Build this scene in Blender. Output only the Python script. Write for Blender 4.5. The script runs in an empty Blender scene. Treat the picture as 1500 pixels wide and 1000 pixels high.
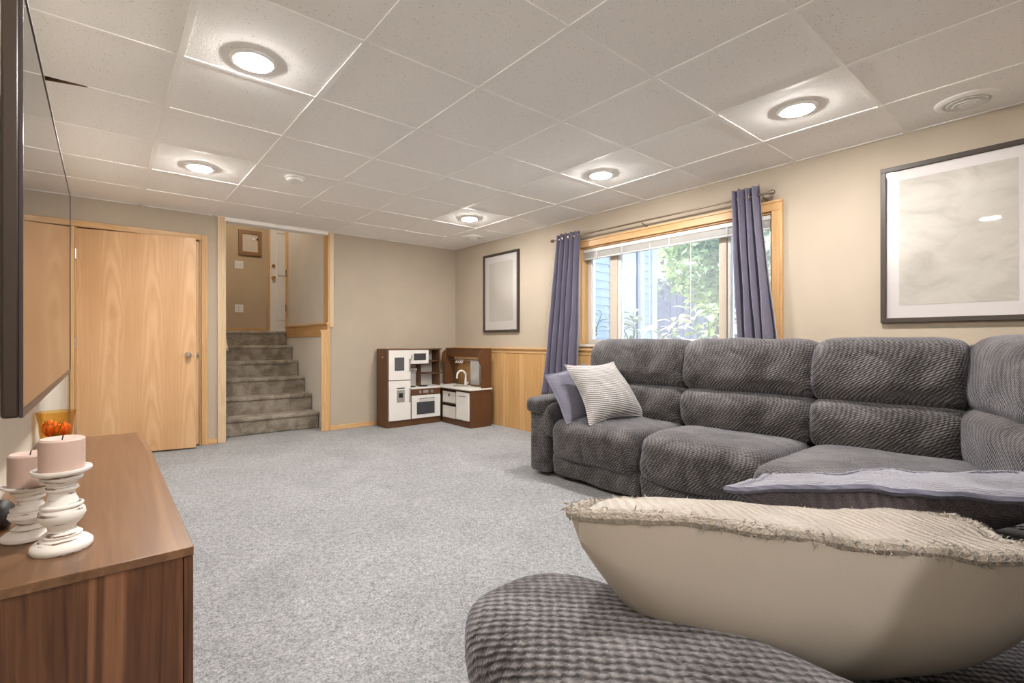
import bpy, bmesh, math, random
from mathutils import Vector, Matrix, noise
random.seed(7)
PI = math.pi
sc = bpy.context.scene
COL = sc.collection

# ------------------------------------------------------------------ camera, sky, sun, exposure
CAM_H = 1.0445
cam = bpy.data.cameras.new('camera'); cam.sensor_width = 36; cam.lens = 711.18 / 1500 * 36
cam.shift_x = 33.0 / 1500; cam.clip_start = 0.02
camo = bpy.data.objects.new('camera', cam); COL.objects.link(camo)
camo.location = (0, 0, CAM_H); camo.rotation_euler = (PI / 2, 0, -0.6725)
sc.camera = camo
w = bpy.data.worlds.new('sky'); sc.world = w; w.use_nodes = True
nt = w.node_tree; bg = nt.nodes['Background']
sky = nt.nodes.new('ShaderNodeTexSky'); sky.sky_type = 'NISHITA'; sky.sun_disc = False
sky.sun_elevation = math.radians(58); sky.sun_rotation = math.radians(10); sky.air_density = 1.2; sky.dust_density = 1.5
nt.links.new(sky.outputs[0], bg.inputs[0]); bg.inputs[1].default_value = 0.24
sun = bpy.data.lights.new('sun', 'SUN'); sun.energy = 2.5; sun.angle = math.radians(0.6); sun.color = (1, .95, .86)
suno = bpy.data.objects.new('sun', sun); COL.objects.link(suno)
suno.location = (8, 8, 12)
suno.rotation_euler = Vector((0.30, 0.62, 1.05)).to_track_quat('Z', 'Y').to_euler()
sc.view_settings.view_transform = 'Standard'; sc.view_settings.look = 'None'
sc.view_settings.gamma = 1.0; sc.view_settings.use_curve_mapping = False
sc.view_settings.exposure = 2.75
sc.cycles.diffuse_bounces = 8; sc.cycles.max_bounces = 14
LAMP = 76.0            # emission of the recessed lamps

# room dimensions
XL, XR, YB, YF, ZC = -0.24, 3.875, 5.633, -2.3055, 2.3255

# ------------------------------------------------------------------ materials
MATS = {}
class N:
    def __init__(s, name):
        s.m = bpy.data.materials.new(name); s.m.use_nodes = True
        s.t = s.m.node_tree; s.b = s.t.nodes['Principled BSDF']; MATS[name] = s.m
    def n(s, typ, **kw):
        x = s.t.nodes.new(typ)
        for k, v in kw.items():
            if k[0] == '_': setattr(x, k[1:], v)
            else: x.inputs[k.replace('_', ' ')].default_value = v
        return x
    def l(s, a, b): s.t.links.new(a, b)
    def coord(s, scale=(1, 1, 1), rot=(0, 0, 0), rand=False):
        tc = s.n('ShaderNodeTexCoord'); mp = s.n('ShaderNodeMapping')
        mp.inputs['Scale'].default_value = scale; mp.inputs['Rotation'].default_value = rot
        s.l(tc.outputs['Object'], mp.inputs['Vector'])
        if rand:
            oi = s.n('ShaderNodeObjectInfo'); mu = s.n('ShaderNodeMath', _operation='MULTIPLY'); mu.inputs[1].default_value = 17.0
            s.l(oi.outputs['Random'], mu.inputs[0]); s.l(mu.outputs[0], mp.inputs['Location'])
        return mp.outputs[0]
    def noise(s, vec, scale, detail=4, rough=.55, dist=0):
        x = s.n('ShaderNodeTexNoise', Scale=scale, Detail=detail, Roughness=rough, Distortion=dist)
        s.l(vec, x.inputs['Vector']); return x.outputs['Fac']
    def ramp(s, fac, stops):
        r = s.n('ShaderNodeValToRGB'); e = r.color_ramp.elements
        while len(e) < len(stops): e.new(.5)
        for q, (p, c) in zip(e, stops):
            q.position = p; q.color = (c[0], c[1], c[2], 1) if hasattr(c, '__len__') else (c, c, c, 1)
        s.l(fac, r.inputs[0]); return r.outputs[0]
    def mix(s, fac, a, b, mode='MIX'):
        x = s.n('ShaderNodeMix', _data_type='RGBA', _blend_type=mode)
        for val, idx in ((fac, 0), (a, 6), (b, 7)):
            if hasattr(val, 'is_linked'): s.l(val, x.inputs[idx])
            elif idx == 0: x.inputs[0].default_value = val
            else: x.inputs[idx].default_value = (val[0], val[1], val[2], 1)
        return x.outputs[2]
    def math(s, op, a, b=None):
        x = s.n('ShaderNodeMath', _operation=op)
        for i, v in enumerate((a, b)):
            if v is None: continue
            if hasattr(v, 'is_linked'): s.l(v, x.inputs[i])
            else: x.inputs[i].default_value = v
        return x.outputs[0]
    def base(s, c, rough=.5, metal=0, spec=.5, sheen=0):
        if hasattr(c, 'is_linked'): s.l(c, s.b.inputs['Base Color'])
        else: s.b.inputs['Base Color'].default_value = (c[0], c[1], c[2], 1)
        s.b.inputs['Roughness'].default_value = rough; s.b.inputs['Metallic'].default_value = metal
        s.b.inputs['Specular IOR Level'].default_value = spec
        s.b.inputs['Sheen Weight'].default_value = sheen
        return s
    def bump(s, h, strength=.5, dist=.01):
        x = s.n('ShaderNodeBump', Strength=strength, Distance=dist); s.l(h, x.inputs['Height']); s.l(x.outputs[0], s.b.inputs['Normal']); return s

def plain(name, c, rough=.5, metal=0, spec=.5, var=.04, sheen=0):
    q = N(name); v = q.coord(rand=True); f = q.noise(v, 9, 3)
    lo = [max(0, x * (1 - var)) for x in c]; hi = [min(1, x * (1 + var)) for x in c]
    q.base(q.ramp(f, [(.3, lo), (.7, hi)]), rough, metal, spec, sheen); return q.m

def paint(name, c, bs=.05):
    q = N(name); v = q.coord(); f = q.noise(v, 3, 3); g = q.noise(v, 220, 2)
    q.base(q.ramp(f, [(.3, [x * .97 for x in c]), (.7, [x * 1.03 for x in c])]), .75, spec=.25).bump(g, bs, .002)
paint('wall_beige', (.46, .395, .315)); paint('wall_cream', (.58, .53, .45)); paint('wall_white', (.72, .70, .66))
paint('wall_stair', (.50, .40, .28)); paint('panel_white', (.62, .60, .57))

q = N('ceiling_tile'); v = q.coord(rand=True)
vo = q.n('ShaderNodeTexVoronoi', Scale=75.0, Randomness=1.0); q.l(v, vo.inputs['Vector'])
gate = q.noise(v, 60, 2); pit = q.math('MULTIPLY', q.ramp(vo.outputs['Distance'], [(.14, 1), (.26, 0)]), q.ramp(gate, [(.5, 0), (.56, 1)]))
q.base(q.mix(pit, (.90, .885, .865), (.55, .53, .50)), .9, spec=.1)
q.bump(q.math('SUBTRACT', q.noise(v, 160, 3), pit), .25, .003)
plain('tee_white', (.88, .87, .85), .45, spec=.3, var=.01)
plain('white_plastic', (.83, .82, .80), .4, var=.01)
plain('vinyl_beige', (.62, .55, .46), .4, var=.02)
plain('vinyl_white', (.74, .73, .71), .4, var=.02)
plain('torn_fibre', (.15, .095, .05), .95, var=.6)
plain('gap_shade', (.035, .022, .014), .9, var=.5)  # near-black colour stands in for the shade above the tiles

q = N('carpet'); v = q.coord(); a = q.noise(v, 130, 3, .7); b = q.noise(v, 2.2, 4, .6, .6); c = q.noise(v, 38, 3, .65)
f = q.math('ADD', q.math('MULTIPLY', a, .74), q.math('MULTIPLY', c, .26))
col = q.ramp(f, [(.34, (.14, .144, .153)), (.5, (.42, .43, .445)), (.66, (.70, .71, .73))])
q.base(q.mix(.8, col, q.ramp(b, [(.35, (.78, .78, .79)), (.65, (1, 1, 1))]), 'MULTIPLY'), 1, spec=.05, sheen=.25).bump(f, 1.0, .022)
q = N('stair_carpet'); v = q.coord(); a = q.noise(v, 120, 3, .7); b = q.noise(v, 7, 4, .6, .5)
q.base(q.mix(.85, q.ramp(a, [(.3, (.24, .205, .165)), (.7, (.58, .515, .42))]), q.ramp(b, [(.38, (.5, .47, .44)), (.6, (1, 1, 1))]), 'MULTIPLY'), 1, spec=.05, sheen=.2).bump(a, .9, .015)

def wood(name, dark, mid, light, axis='Z', rough=.4, sc_=1.0, stretch=.07, spec=.4, contrast=(.33, .5, .68)):
    q = N(name); s = [9 * sc_] * 3; s['XYZ'.index(axis)] = 9 * sc_ * stretch
    v = q.coord(s, rand=True); f1 = q.noise(v, 1.0, 5, .55, 1.1)
    s2 = [90 * sc_] * 3; s2['XYZ'.index(axis)] = 2.2 * sc_; v2 = q.coord(s2, rand=True); f2 = q.noise(v2, 1.0, 3)
    wv = q.math('FRACT', q.math('MULTIPLY', f1, 5.0)); tri = q.math('ABSOLUTE', q.math('SUBTRACT', wv, .5))
    f = q.math('ADD', q.math('MULTIPLY', f1, .62), q.math('ADD', q.math('MULTIPLY', tri, .24), q.math('MULTIPLY', f2, .26)))
    col = q.ramp(f, [(contrast[0], dark), (contrast[1], mid), (contrast[2], light)])
    q.base(col, rough, spec=spec).bump(f2, .06, .002); return q.m
wood('birch_door', (.54, .30, .145), (.655, .40, .21), (.72, .475, .275), 'Z', .42, .55, .06)
q = N('birch_leaf'); tc = q.n('ShaderNodeTexCoord'); sx = q.n('ShaderNodeSeparateXYZ'); q.l(tc.outputs['Object'], sx.inputs[0])
lown = q.noise(q.coord((2.2, 2.2, .8)), 1.0, 4, .55); v2 = q.coord((80, 80, 2)); fine = q.noise(v2, 1.0, 3)
uu = q.math('SUBTRACT', q.math('FRACT', q.math('ADD', q.math('MULTIPLY', sx.outputs[0], 3.3), q.math('MULTIPLY', lown, .35))), .5)
val = q.math('ADD', q.math('ADD', q.math('MULTIPLY', sx.outputs[2], 1.25), q.math('MULTIPLY', q.math('MULTIPLY', uu, uu), 13.0)), q.math('MULTIPLY', lown, 3.2))
band = q.math('ABSOLUTE', q.math('SUBTRACT', q.math('FRACT', q.math('MULTIPLY', val, 1.6)), .5))
core = q.ramp(q.math('ABSOLUTE', uu), [(.12, 1), (.34, 0)])
f = q.math('ADD', q.math('MULTIPLY', lown, .5), q.math('ADD', q.math('MULTIPLY', fine, .22), q.math('MULTIPLY', q.math('MULTIPLY', band, core), .42)))
q.base(q.ramp(f, [(.28, (.56, .325, .16)), (.46, (.655, .405, .215)), (.66, (.73, .49, .285))]), .42, spec=.4).bump(fine, .05, .002)
for ax in 'XYZ': wood('oak_trim_' + ax, (.50, .29, .12), (.62, .38, .175), (.69, .46, .235), ax, .4, 2.2, .05)
for ax in 'XYZ': wood('pale_trim_' + ax, (.58, .43, .27), (.67, .51, .33), (.73, .58, .40), ax, .4, 2.2, .05)
wood('oak_panel', (.43, .235, .085), (.56, .33, .135), (.64, .40, .185), 'Z', .4, .9, .05)
wood('walnut_Z', (.04, .015, .007), (.125, .052, .025), (.25, .118, .058), 'Z', .38, 1.15, .055, contrast=(.36, .5, .68))
wood('walnut_Y', (.095, .046, .022), (.175, .090, .045), (.25, .14, .075), 'Y', .33, .9, .055, contrast=(.3, .5, .72))
plain('brass', (.75, .55, .25), .25, 1); plain('nickel', (.62, .58, .52), .28, 1); plain('steel', (.55, .55, .56), .3, 1)
plain('bronze', (.24, .19, .145), .4, .8)

def sofa_mat(name, lo, mid, hi, pitch=85.0, bumpd=.006):
    q = N(name); tc = q.n('ShaderNodeTexCoord'); P = tc.outputs['Object']
    nz = q.noise(P, 30, 3, .7)
    def rib(dirv, k):
        d = q.n('ShaderNodeVectorMath', _operation='DOT_PRODUCT'); q.l(P, d.inputs[0]); d.inputs[1].default_value = dirv
        return q.math('SINE', q.math('ADD', q.math('MULTIPLY', d.outputs['Value'], k * 2 * PI), q.math('MULTIPLY', nz, 7.5)))
    r1 = rib((.62, .55, .80), pitch); r2 = rib((-.75, .72, .45), pitch * .72)
    h = q.math('ADD', q.math('MULTIPLY', r1, .28), q.math('MULTIPLY', r2, .22)); h = q.math('ADD', h, .5)
    big = q.noise(P, 4.5, 5, .65, 1.2); fine = q.noise(P, 190, 3)
    f = q.math('ADD', q.math('MULTIPLY', h, .42), q.math('ADD', q.math('MULTIPLY', big, .78), q.math('MULTIPLY', fine, .16)))
    q.base(q.ramp(f, [(.42, lo), (.66, mid), (.92, hi)]), .85, spec=.2, sheen=.45)
    q.b.inputs['Sheen Roughness'].default_value = .4
    q.b.inputs['Sheen Tint'].default_value = (.86, .88, 1, 1)
    q.bump(q.math('ADD', h, q.math('MULTIPLY', fine, .4)), .75, bumpd); return q.m
sofa_mat('sofa', (.015, .0135, .0135), (.060, .0545, .0545), (.19, .176, .174))
plain('sofa_base', (.05, .046, .045), .9)

def fabric(name, c, pitch=400.0, sheen=.3, bs=.3, wv=(0, 0, 1), fuzz=0.0, rough=.85, var=.1, bd=.003):
    q = N(name); tc = q.n('ShaderNodeTexCoord'); P = tc.outputs['Object']
    big = q.noise(P, 7, 3); fine = q.noise(P, 300, 3)
    d = q.n('ShaderNodeVectorMath', _operation='DOT_PRODUCT'); q.l(P, d.inputs[0]); d.inputs[1].default_value = wv
    r = q.math('SINE', q.math('ADD', q.math('MULTIPLY', d.outputs['Value'], pitch), q.math('MULTIPLY', big, 5.0)))
    f = q.math('ADD', q.math('MULTIPLY', big, .6), q.math('ADD', q.math('MULTIPLY', fine, .3), q.math('MULTIPLY', r, .06)))
    q.base(q.ramp(f, [(.3, [x * (1 - var) for x in c]), (.62, [min(1, x * (1 + var)) for x in c])]), rough, spec=.2, sheen=sheen)
    q.bump(q.math('ADD', r, q.math('MULTIPLY', fine, .8 + fuzz)), bs, bd); return q.m
fabric('curtain', (.15, .14, .205), 900, .5, .12, (1, 1, 0), rough=.55)
fabric('pillow_blue', (.155, .15, .20), 700, .6, .2)
fabric('pillow_white', (.39, .37, .362), 420, .2, .6, (.25, .25, .93), bd=.004)
fabric('satin_cream', (.47, .425, .375), 1500, .1, .0, (1, 0, 0), rough=.3, var=.02)
fabric('fleece', (.66, .565, .465), 380, .5, .9, (.7, -.7, 0), 2.0, .95, .14, .010)
fabric('slate_hem', (.165, .165, .225), 600, .6, .5, (1, .3, 0), 1.0, .9, .2)
fabric('plum_fur', (.15, .088, .115), 500, .8, .9, (1, 1, 0), 2.0, .95, .45, .012)
fabric('towel', (.47, .45, .42), 900, .2, .5)
fabric('bin_canvas', (.68, .645, .59), 900, .1, .3)

q = N('candle_wax'); q.base((.56, .415, .36), .5, spec=.3)
q.b.inputs['Subsurface Weight'].default_value = .35; q.b.inputs['Subsurface Radius'].default_value = (.03, .015, .01)
q = N('worn_white'); v = q.coord((6, 6, 95)); f = q.noise(v, 1.0, 3, .6); v2 = q.coord((1, 1, 1), rand=True); g = q.noise(v2, 30, 3)
m = q.math('MULTIPLY', q.ramp(f, [(.56, 0), (.60, 1)]), q.ramp(g, [(.40, 0), (.5, 1)]))
q.base(q.mix(m, (.78, .745, .71), (.18, .12, .08)), .6, spec=.3).bump(q.math('SUBTRACT', q.noise(v2, 60, 3), m), .3, .003)
q = N('screen_black'); q.base((.012, .012, .014), .045, spec=.75)
plain('tv_plastic', (.035, .022, .015), .35, var=.05); plain('bezel_dark', (.035, .025, .03), .3)
plain('frame_dark', (.05, .038, .031), .45); plain('frame_walnut', (.26, .14, .055), .45)
plain('mat_board', (.74, .71, .71), .85, var=.01)
q = N('art_print'); v = q.coord((1, 1.4, 2.4), (.5, 0, 0)); f = q.noise(v, 3.2, 7, .62, .7)
q.base(q.ramp(f, [(.28, (.47, .45, .41)), (.5, (.60, .575, .53)), (.7, (.66, .635, .59))]), .85)
q = N('art_print_far'); v = q.coord(); f = q.noise(v, 3, 3); q.base(q.ramp(f, [(.3, (.58, .55, .50)), (.7, (.63, .60, .555))]), .85)
def glass(name, tint=(1, 1, 1), ior=1.45, glossmul=1.0, veil=0):
    q = N(name); q.t.nodes.remove(q.b); out = q.t.nodes['Material Output']
    tr = q.n('ShaderNodeBsdfTransparent'); tr.inputs[0].default_value = (*tint, 1)
    gl = q.n('ShaderNodeBsdfGlossy', Roughness=.02); fr = q.n('ShaderNodeFresnel', IOR=ior); mx = q.n('ShaderNodeMixShader')
    src = tr.outputs[0]
    if veil:                                             # haze of the view put into the pane as a translucent veil
        df = q.n('ShaderNodeBsdfTranslucent'); df.inputs[0].default_value = (.95, .97, 1, 1); m2 = q.n('ShaderNodeMixShader'); m2.inputs[0].default_value = veil
        q.l(src, m2.inputs[1]); q.l(df.outputs[0], m2.inputs[2]); src = m2.outputs[0]
    q.l(q.math('MULTIPLY', fr.outputs[0], glossmul), mx.inputs[0]); q.l(src, mx.inputs[1]); q.l(gl.outputs[0], mx.inputs[2]); q.l(mx.outputs[0], out.inputs[0])
glass('pane_glass', (.97, .98, .98), veil=.07); glass('picture_glass', (1, 1, 1), 1.42, .4); glass('amber_glass', (.97, .82, .55), 1.35, .35)
q = N('lamp_lens'); q.base((.9, .88, .84), .5); q.b.inputs['Emission Color'].default_value = (1, .955, .905, 1); q.b.inputs['Emission Strength'].default_value = LAMP
q = N('stair_fill_lens'); q.base((.9, .88, .84), .5); q.b.inputs['Emission Color'].default_value = (1, .88, .72, 1); q.b.inputs['Emission Strength'].default_value = 9.0  # glow of the unseen dome added over the stairs
plain('toy_brown', (.115, .048, .018), .45, var=.08); plain('toy_white', (.76, .74, .71), .4, var=.015); plain('toy_grey', (.30, .285, .27), .4)
plain('toy_dark', (.05, .05, .058), .35); plain('black', (.012, .012, .012), .4); plain('chalkboard', (.075, .075, .085), .6)
plain('orange_flower', (.72, .20, .06), .6, var=.25); plain('grass_green', (.13, .22, .045), .5, var=.3); plain('dark_brown', (.018, .012, .012), .5)
plain('siding_blue', (.36, .415, .50), .6, var=.03); plain('ext_white', (.50, .51, .54), .5, var=.02)
plain('soil', (.42, .39, .34), .95, var=.3); plain('fence_dark', (.10, .095, .12), .8, var=.2); plain('bark', (.10, .075, .055), .9, var=.3)
def leafmat(name, c, tr):
    q = N(name); oi = q.n('ShaderNodeObjectInfo'); g = q.n('ShaderNodeNewGeometry'); P = q.coord(); f = q.noise(P, 4, 3)
    r = q.math('FRACT', q.math('ADD', g.outputs['Random Per Island'], oi.outputs['Random']))
    col = q.ramp(q.math('ADD', q.math('MULTIPLY', r, .6), q.math('MULTIPLY', f, .4)), [(.15, [x * .45 for x in c]), (.5, c), (.85, [min(1, x * 1.55) for x in c])])
    q.base(col, .5, spec=.35)
    out = q.t.nodes['Material Output']; tl = q.n('ShaderNodeBsdfTranslucent'); mx = q.n('ShaderNodeMixShader'); mx.inputs[0].default_value = tr
    q.l(col, tl.inputs[0]); q.l(q.b.outputs[0], mx.inputs[1]); q.l(tl.outputs[0], mx.inputs[2]); q.l(mx.outputs[0], out.inputs[0])
leafmat('leaf_green', (.27, .34, .13), .4); leafmat('leaf_far', (.14, .17, .11), .3); leafmat('leaf_pale', (.46, .48, .32), .4)

# ------------------------------------------------------------------ building helpers
def wl(o):
    v = Vector((0, 0, 0))
    while o: v += o.location; o = o.parent
    return v
def link(name, me, mat, parent=None, loc=None):
    o = bpy.data.objects.new(name, me); COL.objects.link(o)
    if mat: 
        if not me.materials: me.materials.append(MATS[mat])
    if parent: o.parent = parent
    if loc is not None: o.location = Vector(loc) - (wl(parent) if parent else Vector())
    return o
def smooth(me, ang=40):
    for p in me.polygons: p.use_smooth = True
    try: me.set_sharp_from_angle(angle=math.radians(ang))
    except Exception: pass
def part(name, bm, mat, parent=None, bevel=0, sm=False, origin='c', seg=2):
    """bmesh in world coordinates -> object whose origin is the box centre (or base)"""
    me = bpy.data.meshes.new(name)
    bmesh.ops.recalc_face_normals(bm, faces=bm.faces)
    vs = [v.co.copy() for v in bm.verts]
    lo = Vector([min(c[i] for c in vs) for i in range(3)]); hi = Vector([max(c[i] for c in vs) for i in range(3)])
    c = (lo + hi) / 2
    if origin == 'b': c.z = lo.z
    bmesh.ops.translate(bm, verts=bm.verts, vec=-c)
    bm.to_mesh(me); bm.free()
    o = link(name, me, mat, parent, c)
    if bevel:
        b = o.modifiers.new('bevel', 'BEVEL'); b.width = bevel; b.segments = seg; b.limit_method = 'ANGLE'; b.angle_limit = .6
        smooth(me, 50)
    elif sm: smooth(me)
    return o
def thing(name, label, cat, loc, group=None):
    o = bpy.data.objects.new(name, None); COL.objects.link(o); o.location = loc; o.empty_display_size = .05
    return tag(o, label, cat, group)
def tag(o, label, cat, group=None):
    o['label'] = label; o['category'] = cat
    if group: o['group'] = group
    return o
def struct(o): o['kind'] = 'structure'; return o
def sempty(name, loc):
    o = bpy.data.objects.new(name, None); COL.objects.link(o); o.location = loc; o.empty_display_size = .05; return struct(o)
def box(bm, x0, x1, y0, y1, z0, z1):
    m = Matrix.Translation(((x0 + x1) / 2, (y0 + y1) / 2, (z0 + z1) / 2)) @ Matrix.Diagonal((x1 - x0, y1 - y0, z1 - z0, 1))
    bmesh.ops.create_cube(bm, size=1, matrix=m); return bm
def B(*a):
    bm = bmesh.new()
    for q in a: box(bm, *q)
    return bm
def cyl(bm, p0, p1, r0, r1=None, seg=20, cap=True):
    p0, p1 = Vector(p0), Vector(p1); d = p1 - p0
    m = Matrix.Translation((p0 + p1) / 2) @ d.to_track_quat('Z', 'Y').to_matrix().to_4x4()
    bmesh.ops.create_cone(bm, cap_ends=cap, segments=seg, radius1=r0, radius2=r0 if r1 is None else r1, depth=d.length, matrix=m); return bm
def CY(*a, **k): return cyl(bmesh.new(), *a, **k)
def lathe(prof, c, seg=40, closed=False):
    bm = bmesh.new(); rings = []
    for r, z in prof:
        if r < 1e-5: rings.append([bm.verts.new((c[0], c[1], c[2] + z))])
        else: rings.append([bm.verts.new((c[0] + r * math.cos(2 * PI * i / seg), c[1] + r * math.sin(2 * PI * i / seg), c[2] + z)) for i in range(seg)])
    for a, b in zip(rings, rings[1:]):
        for i in range(seg):
            j = (i + 1) % seg
            if len(a) == 1 and len(b) == 1: continue
            if len(a) == 1: bm.faces.new((a[0], b[i], b[j]))
            elif len(b) == 1: bm.faces.new((a[i], a[j], b[0]))
            else: bm.faces.new((a[i], a[j], b[j], b[i]))
    return bm
def tube(pts, r, seg=10, cap=True):
    bm = bmesh.new(); rings = []; pts = [Vector(p) for p in pts]
    for i, p in enumerate(pts):
        d = (pts[min(i + 1, len(pts) - 1)] - pts[max(i - 1, 0)]).normalized(); qn = d.to_track_quat('Z', 'Y')
        rr = r[i] if hasattr(r, '__len__') else r
        rings.append([bm.verts.new(p + qn @ Vector((rr * math.cos(2 * PI * k / seg), rr * math.sin(2 * PI * k / seg), 0))) for k in range(seg)])
    for a, b in zip(rings, rings[1:]):
        for k in range(seg): bm.faces.new((a[k], a[(k + 1) % seg], b[(k + 1) % seg], b[k]))
    if cap: bm.faces.new(rings[0][::-1]); bm.faces.new(rings[-1])
    return bm
def torus(c, R, r, axis, seg=24, s2=8):
    bm = bmesh.new(); qn = Vector(axis).to_track_quat('Z', 'Y'); rings = []
    for i in range(seg):
        a = 2 * PI * i / seg
        rings.append([bm.verts.new(Vector(c) + qn @ Vector(((R + r * math.cos(b)) * math.cos(a), (R + r * math.cos(b)) * math.sin(a), r * math.sin(b)))) for b in [2 * PI * k / s2 for k in range(s2)]])
    for i in range(seg):
        a, b = rings[i], rings[(i + 1) % seg]
        for k in range(s2): bm.faces.new((a[k], b[k], b[(k + 1) % s2], a[(k + 1) % s2]))
    return bm
def cushion(cx, cy, cz, sx, sy, sz, p=5.0, n=14, rot=0, tilt=None, wr=.009, seed=0, puff=0.0, axis=None, b=7.5):
    """superellipsoid cushion: full sizes sx, sy, sz; puff bulges the middle of the faces"""
    bm = bmesh.new(); bmesh.ops.create_cube(bm, size=2)
    bmesh.ops.subdivide_edges(bm, edges=bm.edges[:], cuts=n, use_grid_fill=True)
    R = Matrix.Rotation(rot, 3, 'Z')
    if tilt: R = R @ Matrix.Rotation(tilt[1], 3, tilt[0])
    c = Vector((cx, cy, cz))
    for v in bm.verts:
        d = v.co; k = (abs(d.x) ** p + abs(d.y) ** p + abs(d.z) ** p) ** (1 / p)
        if axis == 'Y': k = ((abs(d.x) ** p + abs(d.z) ** p) ** (b / p) + abs(d.y) ** b) ** (1 / b)
        if axis == 'X': k = ((abs(d.y) ** p + abs(d.z) ** p) ** (b / p) + abs(d.x) ** b) ** (1 / b)
        s = d / k
        if puff:
            f = 1 + puff * (1 - s.x ** 2) * (1 - s.y ** 2); s = Vector((s.x, s.y, s.z * f))
        q = Vector((s.x * sx / 2, s.y * sy / 2, s.z * sz / 2))
        q += q.normalized() * (noise.noise(q * 5 + Vector((seed * 3.1, seed, 0))) * wr * 1.6 + noise.noise(q * 13 + Vector((seed, 0, seed))) * wr * .5)
        v.co = c + R @ q
    return bm

# ------------------------------------------------------------------ floor, walls
struct(part('floor', B((XL - .1, XR + .1, YF - .1, 6.0, -.1, 0)), 'carpet'))
struct(part('wall_left', B((XL - .12, XL, YF, YB + .12, 0, ZC + .3)), 'wall_cream'))
struct(part('wall_rear', B((XL - .12, XR + .12, YF - .12, YF, 0, ZC + .3)), 'wall_beige'))
WY0, WY1, WZ0, WZ1 = 1.505, 3.345, 1.02, 2.005            # window opening
XO = XR + .20
wr_ = struct(part('wall_right', B((XR, XO, YF, WY0, 0, 3.6), (XR, XO, WY1, YB + .12, 0, 3.6), (XR, XO, WY0, WY1, 0, WZ0), (XR, XO, WY0, WY1, WZ1, 3.6)), 'wall_beige'))
DX0, DX1, DZ = -.195, .775, 2.06                          # closet door opening
SX0, SX1 = .985, 2.065                                    # stair opening
Yt = YB + .12
wb_ = struct(part('wall_back', B((XL, DX0, YB, Yt, 0, ZC + .3), (DX0, DX1, YB, Yt, DZ, ZC + .3), (DX1, SX0, YB, Yt, 0, ZC + .3), (SX1, XR, YB, Yt, 0, 3.6), (SX0, SX1, YB, Yt, ZC - .002, 3.6), (XL, SX0, YB, Yt, ZC + .3, 3.6)), 'wall_beige'))
# closet behind the ajar door
struct(part('wall_closet', B((DX0 - .2, SX0 - .06, Yt + .55, Yt + .6, 0, 2.4), (DX0 - .25, DX0 - .2, Yt, Yt + .6, 0, 2.4), (DX0 - .2, SX0 - .06, Yt, Yt + .6, 2.36, 2.4)), 'wall_cream'))
# stairwell shell
LZ, SY = 1.19, 5.90                                       # landing height, first riser
RISE, TREAD = LZ / 6, .268
YL = SY + 5 * TREAD                                       # landing edge
YW2 = 8.35                                                # landing far wall
struct(part('wall_stair_left', B((SX0 - .06, SX0 - .005, Yt, YW2, 0, 3.6)), 'wall_stair'))
struct(part('wall_stair_right', B((SX1, SX1 + .1, Yt, YL + .35, 0, LZ - .102), (SX1, SX1 + .1, Yt, YL - .065, LZ - .102, LZ)), 'wall_white'))
struct(part('wall_stair_upper', B((SX1 + .012, SX1 + .1, Yt, YL + .02, LZ + .07, 3.6)), 'panel_white'))
struct(part('wall_landing', B((SX0 - .06, 2.11, YW2, YW2 + .1, LZ - .05, 3.6), (2.11, 3.2, YW2, YW2 + .1, LZ + 2.05, 3.6), (2.98, 3.2, YW2, YW2 + .1, LZ - .05, LZ + 2.05)), 'wall_stair'))
struct(part('wall_landing_side', B((3.1, 3.2, YL, YW2, LZ - .05, 3.6), (SX1 + .1, 3.2, YL - .06, YL + .02, LZ - .05, 3.6)), 'wall_stair'))
struct(part('floor_landing', B((SX0, 3.1, YL + .09, YW2, LZ - .1, LZ - .002)), 'stair_carpet'))
struct(part('ceiling_stair', B((SX0 - .06, 3.2, YB, YW2 + .1, 3.6, 3.7)), 'wall_white'))

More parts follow.
